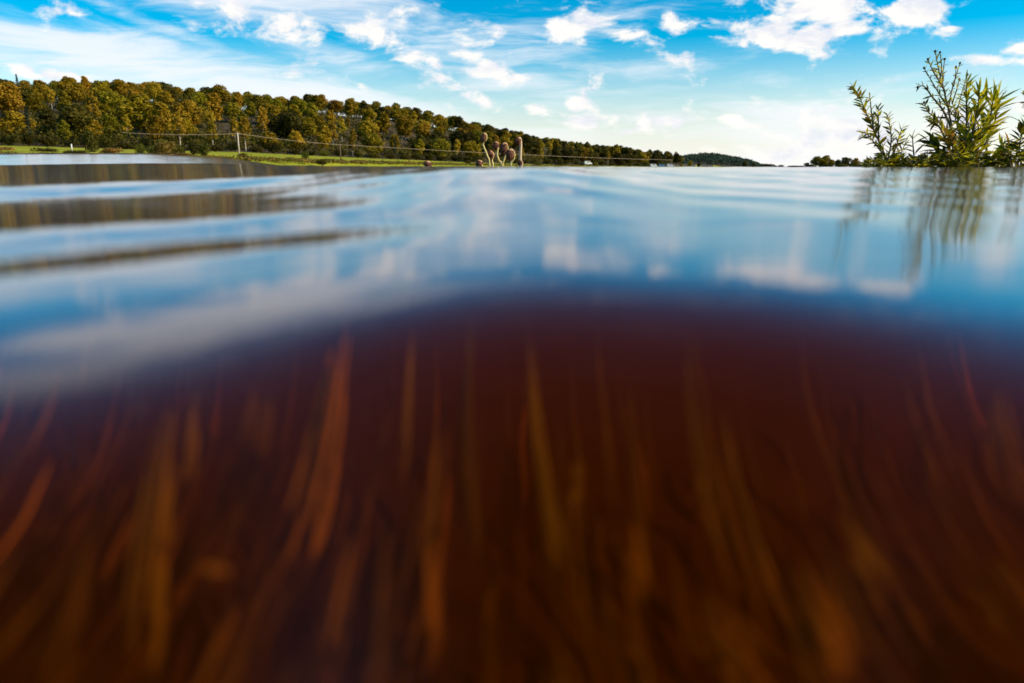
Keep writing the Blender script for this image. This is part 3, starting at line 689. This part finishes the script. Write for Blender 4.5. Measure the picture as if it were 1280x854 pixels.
# ------------------------------------------------------------------ bank and plants on the right
PY = 4.0; PM = PY/FPX
def bank_mesh():
    V = []; F = []; nx, ny = 46, 30
    for j in range(ny):
        for i in range(nx):
            y = PY-.35 + j*.22 + .12*math.sin(i*.8); x = U(1080)*y + i*.16
            e = min(1, i/5)*min(1, j/3); z = -.6 + .605*e*(2-e) + .02*math.sin(i*1.3+j*.9)*e
            V.append((x, y, z))
    for j in range(ny-1):
        for i in range(nx-1): a = j*nx+i; F.append((a, a+1, a+nx+1, a+nx))
    return mk_mesh('mud_bank', V, F, solid_mat('dark_bank_soil', (.035,.028,.015), (.06,.045,.02), 6, .95, bump=.5))
tag(mesh_obj('mud_bank', bank_mesh()), kind='structure')

def unit_leaf(name, mat, wd, prof=((0,.12),(.2,.7),(.42,1),(.7,.68),(1,.02)), curl=.18):
    mb = MB(); mb.leaf(Matrix.Identity(4), 1.0, wd, prof, curl); return mk_mesh(name, mb.V, mb.F, M[mat])
LEAF = {k: unit_leaf('leaf', m_, wd) for k, (m_, wd) in {'lit':('lf_lit',.15),'dark':('lf_shaded',.16),'low':('lf_low',.32),'amber':('lf_amber',.3),'thin':('lf_lit',.24),'thin_shaded':('lf_shaded',.24)}.items()}
def leaf_matrix(p, d, roll, L):
    d = Vector(d).normalized(); side = d.cross(Vector((0, 0, 1)))
    if side.length < 1e-3: side = Vector((1, 0, 0))
    side.normalize(); up = side.cross(d); Mx = Matrix((side, d, up)).transposed().to_4x4()
    return Matrix.Translation(p) @ Mx @ Matrix.Rotation(roll, 4, 'Y') @ Matrix.Diagonal((L, L, L, 1))
class Plant:
    def __init__(s, name, label, cat, basepx, Y, group=None):
        s.Y = Y; s.o = empty(name, P(*basepx, Y)); s.base = s.o.location.copy(); s.leaves = []; s.bud = MB(); s.rg = random.Random(int(basepx[0]*7+basepx[1])); tag(s.o, label, cat, group)
    def stem(s, pxs, r0=1.4, r1=.5, depth=0.0):
        n = len(pxs); pts = [P(x, y, s.Y + depth*(i/(n-1))) - s.base for i, (x, y) in enumerate(pxs)]; sp = spline(pts, 18)
        k = s.Y/FPX; mb = MB(); mb.tube(sp, [k*(r0+(r1-r0)*i/(len(sp)-1)) for i in range(len(sp))], 6); mb.build('stem', M['twig'], s.o); return sp
    def leaf(s, key, p, d, Lpx, roll=None):
        s.leaves.append((Lpx, key, leaf_matrix(p, d, s.rg.uniform(-1.2, 1.2) if roll is None else roll, Lpx*s.Y/FPX)))
    def along(s, sp, n, L0, L1, keys, t0=.1, ang=(35, 65), t1=1.0):
        m_ = len(sp)-1
        fk = L0 > 17; n = int(n*(1.8 if fk else 1.65)); L0 *= (.92 if fk else 1.15); L1 *= (.92 if fk else 1.15)
        for i in range(n):
            t = t0+(t1-t0)*(i+s.rg.uniform(-.3, .3))/n; t = max(.02, min(.98, t)); f = t*m_; a = int(f); p = sp[a].lerp(sp[min(a+1, m_)], f-a)
            tan = (sp[min(a+1, m_)]-sp[max(a-1, 0)]).normalized()
            phi = i*2.4+s.rg.uniform(-.5, .5); sd_ = tan.cross(Vector((0, 1, 0))).normalized(); fw = sd_.cross(tan)
            out_ = sd_*math.cos(phi) + fw*math.sin(phi)*.8; an = R(s.rg.uniform(*ang))
            s.leaf(s.rg.choice(keys), p, tan*math.cos(an)+out_*math.sin(an), (L0+(L1-L0)*t)*s.rg.uniform(.75, 1.2))
    def buds(s, sp, r=2.6):
        k = s.Y/FPX; s.bud.ellipsoid(sp[-1], (k*r, k*r, k*r*1.15), None, 8, 6, .12)
    def finish(s, cap=290):
        s.leaves.sort(key=lambda q: -q[0]); big, rest = s.leaves[:cap], s.leaves[cap:]
        for L, key, mx in big:
            o = mesh_obj('leaf', LEAF[key], s.o); o.matrix_local = mx
        groups = {}
        for L, key, mx in rest: groups.setdefault(key, []).append(mx)
        for key, mxs in groups.items():
            me0 = LEAF[key]; mb = MB()
            for mx in mxs:
                b = len(mb.V); mb.V += [mx @ v.co for v in me0.vertices]; mb.F += [tuple(b+i for i in p.vertices) for p in me0.polygons]
            mb.build('small_leaf', me0.materials[0], s.o)['kind'] = 'stuff'
        if s.bud.V: s.bud.build('bud', M['bud'], s.o)
# tall leafy plant
pl = Plant('leafy_shrub', 'tall leafy yellow-green shrub with dark buds at its top, rising from the bank', 'shrub', (1203,214), PY)
top_stems = [ # stem pixels, leaf count, sizes, keys, bud
 ([(1200,212),(1192,170),(1184,130),(1174,90),(1169,64)], 34, 15, 6, ('thin','lit','thin'), 1),
 ([(1180,112),(1172,98),(1165,86),(1160,74)], 8, 7, 5, ('thin','thin_shaded'), 1),([(1178,104),(1168,92),(1160,74.5)], 6, 6, 5, ('thin_shaded',), 1),([(1176,96),(1177,82),(1175,65.5)], 6, 6, 5, ('thin',), 1),
 ([(1182,118),(1178,100),(1181,74)], 9, 8, 5, ('amber','lit','thin'), 1),
 ([(1190,142),(1178,124),(1166,104),(1155,85)], 14, 9, 5, ('thin_shaded','thin'), 1),([(1186,134),(1190,112),(1196,92),(1200,79)], 9, 7, 5, ('thin',), 1),([(1192,108),(1194,98),(1195,84)], 4, 6, 5, ('thin',), 1),
 ([(1192,168),(1180,140),(1166,122),(1155,108),(1147,109)], 20, 12, 6, ('thin_shaded','lit'), 1),([(1194,150),(1200,125),(1209,93)], 10, 8, 5, ('thin',), 1),([(1190,130),(1196,112),(1199,99)], 7, 7, 5, ('thin',), 1),
 ([(1200,200),(1186,172),(1172,150),(1160,140),(1155,128)], 22, 16, 8, ('dark','lit','thin_shaded'), 1)]
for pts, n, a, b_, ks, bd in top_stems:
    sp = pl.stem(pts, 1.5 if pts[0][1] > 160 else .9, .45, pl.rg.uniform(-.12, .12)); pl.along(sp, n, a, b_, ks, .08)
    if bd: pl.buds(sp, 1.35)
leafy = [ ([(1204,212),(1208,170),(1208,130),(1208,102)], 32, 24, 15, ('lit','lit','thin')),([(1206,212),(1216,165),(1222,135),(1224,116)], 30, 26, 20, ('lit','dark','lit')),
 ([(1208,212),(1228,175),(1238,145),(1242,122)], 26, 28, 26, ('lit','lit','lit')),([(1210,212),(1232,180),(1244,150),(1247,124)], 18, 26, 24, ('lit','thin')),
 ([(1202,212),(1200,175),(1197,150),(1192,132)], 28, 22, 14, ('dark','lit')),([(1198,212),(1186,185),(1176,162),(1166,150)], 26, 22, 16, ('dark','lit','thin_shaded')),
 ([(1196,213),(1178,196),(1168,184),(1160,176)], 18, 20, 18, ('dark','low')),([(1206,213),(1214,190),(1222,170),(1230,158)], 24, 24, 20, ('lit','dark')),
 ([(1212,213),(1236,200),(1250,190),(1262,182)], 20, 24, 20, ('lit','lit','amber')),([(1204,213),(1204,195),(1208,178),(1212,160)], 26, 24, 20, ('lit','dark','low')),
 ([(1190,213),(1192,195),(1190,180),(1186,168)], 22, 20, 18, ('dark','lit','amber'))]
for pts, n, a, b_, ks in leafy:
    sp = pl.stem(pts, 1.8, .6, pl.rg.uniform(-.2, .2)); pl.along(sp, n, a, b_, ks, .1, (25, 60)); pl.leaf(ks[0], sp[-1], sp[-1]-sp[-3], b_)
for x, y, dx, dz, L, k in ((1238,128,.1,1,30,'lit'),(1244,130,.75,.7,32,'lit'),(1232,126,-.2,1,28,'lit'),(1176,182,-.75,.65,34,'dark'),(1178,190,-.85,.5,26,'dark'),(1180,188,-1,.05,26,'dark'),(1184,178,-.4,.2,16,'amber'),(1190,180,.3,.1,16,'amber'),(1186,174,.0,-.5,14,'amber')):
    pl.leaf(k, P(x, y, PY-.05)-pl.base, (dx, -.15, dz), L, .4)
pl.finish()
# leaning sparse plant
pl = Plant('leaning_plant', 'sparse reddish plant leaning left with narrow leaves and a dark drooping tip', 'plant', (1112,207), PY-.1)
for pts, n, a, b_, ks in (([(1112,207),(1100,180),(1090,158),(1080,135),(1073,118),(1066,110)], 40, 13, 9, ('thin','thin_shaded','amber')),([(1108,198),(1094,180),(1084,168),(1076,166)], 16, 12, 9, ('thin_shaded','thin')),([(1110,200),(1114,176),(1112,156),(1109,143)], 20, 11, 7, ('thin','lit','thin_shaded')),
        ([(1112,205),(1120,184),(1124,170),(1128,160)], 18, 12, 9, ('thin','dark')),([(1092,162),(1090,148),(1088,128),(1087,120)], 10, 9, 7, ('thin',)),([(1098,172),(1098,150),(1098,132)], 10, 10, 7, ('thin','thin_shaded')),([(1116,206),(1126,192),(1132,178)], 12, 12, 9, ('dark','lit'))):
    sp = pl.stem(pts, 1.1, .4, pl.rg.uniform(-.1, .1)); pl.along(sp, n, a, b_, ks, .1, (30, 65))
for x, y, dx, dz, L in ((1073,119,-.8,.75,14),(1080,122,-1,-.05,14),(1066,110,-1,.1,6)): pl.leaf('thin_shaded', P(x, y, PY-.1)-pl.base, (dx, -.1, dz), L, .6)
pl.finish()
pl = Plant('sapling', 'small upright sapling with broad dark pointed leaves between the two tall plants', 'plant', (1142,206), PY-.15)
sp = pl.stem([(1143,206),(1142,190),(1141,178),(1141,168)], 1.1, .5)
for x, y, dx, dz, L in ((1142,184,-.9,.3,18),(1142,190,-.9,.35,16),(1142,180,.75,.6,20),(1143,192,.55,.85,18),(1141,174,-.6,.7,10),(1141,174,.5,.8,11),(1141,170,0,1,9),(1143,194,.35,.7,15)): pl.leaf('dark', P(x, y, PY-.15)-pl.base, (dx, -.2, dz), L, .5)
pl.finish()
# plant cut by the right edge of the frame
pl = Plant('edge_plant', 'dark leafy plant cut off by the right edge of the frame', 'plant', (1272,214), PY-.2)
for pts, n, a, b_, ks in (([(1272,213),(1274,190),(1276,172),(1282,160)], 22, 16, 14, ('dark','lit','low')),([(1274,213),(1282,180),(1290,150),(1285,118)], 26, 16, 12, ('thin_shaded','dark')),([(1268,213),(1262,200),(1258,190),(1254,184)], 16, 15, 12, ('lit','dark')),([(1280,213),(1290,190),(1300,170)], 16, 18, 14, ('dark','lit'))):
    sp = pl.stem(pts, 1.2, .5); pl.along(sp, n, a, b_, ks, .1, (30, 70))
for x, y, dx, dz, L in ((1262,190,-.9,.25,14),(1250,180,-.3,.9,16),(1252,180,.7,.4,20),(1250,182,.9,-.05,22),(1248,184,0,-1,16),(1252,182,.5,.8,14),(1282,120,-.5,.6,10),(1283,128,-.6,-.5,10)): pl.leaf('lit' if x < 1265 else 'thin_shaded', P(x, y, PY-.2)-pl.base, (dx, -.2, dz), L, .4)
pl.finish()
o = empty('grass_blade', P(1236,156,PY)); mb = MB(); pts = spline([P(x, y, PY+.05)-o.location for x, y in ((1232,212),(1234,175),(1240,156),(1254,148),(1266,147),(1284,158))], 24)
mb.tube(pts, [PM*(1.6-1.2*i/len(pts)) for i in range(len(pts))], 5, True, .35); mb.build('blade', M['lf_shaded'], o); tag(o, 'long thin grass blade arching right over the bank', 'grass blade')
# low leafy mounds along the water line
MOUND = [(1092,204,13,11,1,'dark low leafy mound at the left end of the bank'),(1108,200,16,13,1,'low leafy mound under the leaning plant'),(1126,201,15,12,1,'low olive leafy mound left of the sapling'),(1143,203,13,10,1,'low leafy mound at the foot of the sapling'),(1160,200,15,14,0,'low leafy mound between sapling and tall shrub'),
         (1180,199,17,15,0,'dark leafy mound at the left foot of the tall shrub'),(1200,201,18,14,0,'dark leafy mound under the middle of the tall shrub'),(1222,201,17,14,0,'dark leafy mound at the right foot of the tall shrub'),(1244,203,15,11,1,'sunlit leafy mound right of the tall shrub'),(1268,198,17,16,0,'dark leafy mound by the right edge of the frame')]
for i, (px, y, rx, ry, lit, lab) in enumerate(MOUND):
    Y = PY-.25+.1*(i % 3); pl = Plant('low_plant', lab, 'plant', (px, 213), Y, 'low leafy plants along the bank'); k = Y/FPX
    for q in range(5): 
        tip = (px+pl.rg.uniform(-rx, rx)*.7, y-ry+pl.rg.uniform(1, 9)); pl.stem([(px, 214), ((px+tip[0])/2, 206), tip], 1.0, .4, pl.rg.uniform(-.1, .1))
    keys = ('low','dark','dark','lit') if lit else ('low','low','dark','dark','lit')  # sunlit mounds get the paler leaf mix, light put into colour
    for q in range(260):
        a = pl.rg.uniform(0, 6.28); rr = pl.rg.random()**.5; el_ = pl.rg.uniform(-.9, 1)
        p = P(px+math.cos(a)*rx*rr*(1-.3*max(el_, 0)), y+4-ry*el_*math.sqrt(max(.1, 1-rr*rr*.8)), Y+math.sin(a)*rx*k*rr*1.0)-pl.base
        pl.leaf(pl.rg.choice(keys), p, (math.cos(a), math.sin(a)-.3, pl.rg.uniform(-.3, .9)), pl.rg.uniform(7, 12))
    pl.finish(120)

# ------------------------------------------------------------------ under the water
def under(px, py, z):
    z = z*HC/.06
    d = ray(px, py); k = (z-HC)/d.z; return Vector((0, 0, HC))+d*k
def weed(name, pts, wpx, mat, lab, z0, z1, blades=1, seed=0):
    rg3 = random.Random(seed+int(pts[0][0])); n = len(pts)
    P0 = [under(x, y, z1-.035+(z0-z1)*i/(n-1)) for i, (x, y) in enumerate(pts)]
    o = empty(name, P0[-1]-Vector((0, 0, .0))); base = o.location.copy()
    for b_ in range(blades*4+4):                              # a loose bundle of thin strands
        d0 = (P0[n//2]-Vector((0, 0, HC))).length/FPX; lat = rg3.uniform(-.5, .5)*wpx*d0; dz_ = rg3.uniform(-.026, .003); a0, a1 = rg3.uniform(0, .3), rg3.uniform(.7, 1)
        full = spline([p-base+Vector((lat*(.5+.5*i/(n-1)), 0, dz_)) for i, p in enumerate(P0)], 26); sp = full[int(a0*len(full)):max(int(a1*len(full)), int(a0*len(full))+4)]
        mb = MB(); m_ = len(sp)-1
        rad = [max(.0002, wpx*rg3.uniform(.07, .12)*d0*math.sin(math.pi*min(1, .06+.9*i/m_))**.8) for i in range(m_+1)]
        mb.tube(sp, rad, 6, True, .35); mb.build('strand', M[mat], o)
    tag(o, lab, 'water weed', 'water weeds under the surface'); return o
WEEDS = [
 ([(432,392),(420,450),(408,520),(390,600),(372,668)], 40, 'weed_or', 'broad orange weed blade under water, brightest of all', -.13,-.07,2),
 ([(516,400),(511,460),(505,530),(500,600)], 13, 'weed', 'thin straight olive weed just right of the broad orange blade', -.13,-.07,1),
 ([(442,650),(428,710),(415,770),(403,822)], 16, 'weed_or', 'narrow orange weed below the broad orange blade', -.15,-.12,1),
 ([(528,610),(536,680),(541,740),(538,800)], 17, 'weed_or', 'narrow amber weed in the lower middle', -.15,-.12,2),
 ([(662,400),(668,480),(680,570),(698,660),(716,720)], 18, 'weed', 'long curved olive weed in the middle under water', -.14,-.07,1),
 ([(722,570),(721,590),(720,612)], 17, 'weed', 'short stubby weed just right of the long curved weed', -.13,-.12,1),
 ([(784,620),(792,670),(800,715),(808,752)], 16, 'weed_or', 'short orange weed right of the middle', -.14,-.12,1),
 ([(1004,690),(1032,735),(1058,785),(1082,832)], 28, 'weed_or', 'bright orange weed slanting right in the lower right', -.15,-.12,2),
 ([(985,690),(1010,745),(1030,795),(1046,840)], 22, 'weed', 'olive weed beside the bright slanting orange weed', -.15,-.12,1),
 ([(1068,640),(1090,680),(1112,715)], 34, 'weed', 'wide dim weed above the slanting orange weed', -.14,-.12,1),
 ([(880,740),(912,775),(945,815),(985,862)], 34, 'weed_or', 'wide orange weed running off the bottom edge', -.16,-.13,2),
 ([(1228,700),(1246,722),(1264,744)], 24, 'weed', 'short pale weed near the right edge', -.13,-.12,1),
 ([(212,480),(204,540),(192,620),(182,700),(170,830)], 36, 'weed', 'long dull olive weed on the left under water', -.15,-.08,2),
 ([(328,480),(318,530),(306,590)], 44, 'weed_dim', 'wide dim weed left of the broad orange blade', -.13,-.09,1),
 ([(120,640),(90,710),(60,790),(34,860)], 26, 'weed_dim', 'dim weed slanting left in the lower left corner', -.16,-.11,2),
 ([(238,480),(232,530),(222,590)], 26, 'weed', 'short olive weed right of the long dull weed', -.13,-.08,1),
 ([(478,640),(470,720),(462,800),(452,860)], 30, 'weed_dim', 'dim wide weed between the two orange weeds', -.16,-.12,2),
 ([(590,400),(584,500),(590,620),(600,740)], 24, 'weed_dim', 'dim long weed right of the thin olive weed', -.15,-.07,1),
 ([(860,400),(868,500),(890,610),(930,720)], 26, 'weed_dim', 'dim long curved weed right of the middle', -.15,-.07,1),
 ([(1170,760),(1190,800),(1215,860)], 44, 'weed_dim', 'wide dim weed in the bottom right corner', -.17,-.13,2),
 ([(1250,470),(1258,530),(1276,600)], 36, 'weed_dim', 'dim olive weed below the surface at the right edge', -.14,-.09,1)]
for i, (pts, wp, mt, lab, z0, z1, nb) in enumerate(WEEDS): weed('water_weed', pts, wp, mt, lab, z0, z1, nb, i)
# uncountable fainter weed further down
rg = random.Random(77)
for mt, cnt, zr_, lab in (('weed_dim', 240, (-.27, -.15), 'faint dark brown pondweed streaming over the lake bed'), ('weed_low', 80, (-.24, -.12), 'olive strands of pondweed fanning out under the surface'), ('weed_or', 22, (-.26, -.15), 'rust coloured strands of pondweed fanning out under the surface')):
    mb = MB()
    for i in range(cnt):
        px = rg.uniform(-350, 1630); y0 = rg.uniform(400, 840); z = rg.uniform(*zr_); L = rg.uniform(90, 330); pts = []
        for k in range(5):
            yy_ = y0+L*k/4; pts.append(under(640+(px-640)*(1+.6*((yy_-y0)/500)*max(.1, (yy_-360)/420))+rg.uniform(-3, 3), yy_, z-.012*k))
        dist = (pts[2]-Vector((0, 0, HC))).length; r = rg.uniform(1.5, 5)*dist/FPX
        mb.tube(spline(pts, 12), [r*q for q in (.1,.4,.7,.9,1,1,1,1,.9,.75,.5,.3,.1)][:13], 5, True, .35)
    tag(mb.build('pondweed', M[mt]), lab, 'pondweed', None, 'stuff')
o = empty('sunken_leaf', under(270, 709, -.14)); mb = MB(); k = .2/FPX
mx = leaf_matrix(Vector((-.006, 0, 0)), (1, -.25, .02), .2, .0135)
mb.leaf(mx, 1.0, .42); mb.build('blade', M['weed_or'], o); mb = MB(); mb.tube([(-.006,0,0),(-.009,.0005,.0005),(-.0105,.001,.001)], .0003, 5); mb.build('stalk', M['weed_or'], o)
tag(o, 'small amber leaf adrift in the dark water at lower left', 'leaf')

# things that would read alike get their order from the left
from collections import defaultdict
same = defaultdict(list)
for o in list(COL.objects):
    if o.parent is None and 'label' in o: same[o['label']].append(o)
ORD = ['leftmost','second from left','third from left','fourth from left','fifth from left','sixth from left','seventh from left','eighth from left','ninth from left','tenth from left'] + [q+' from left' for q in ('eleventh','twelfth','thirteenth','fourteenth','fifteenth','sixteenth','seventeenth')]
for lab, os_ in same.items():
    if len(os_) > 1 and len(os_) <= len(ORD):
        os_.sort(key=lambda o: o.location.x/max(o.location.y, .1))
        for k, o in enumerate(os_): o['label'] = ('rightmost' if k == len(os_)-1 else ORD[k]) + ' ' + lab
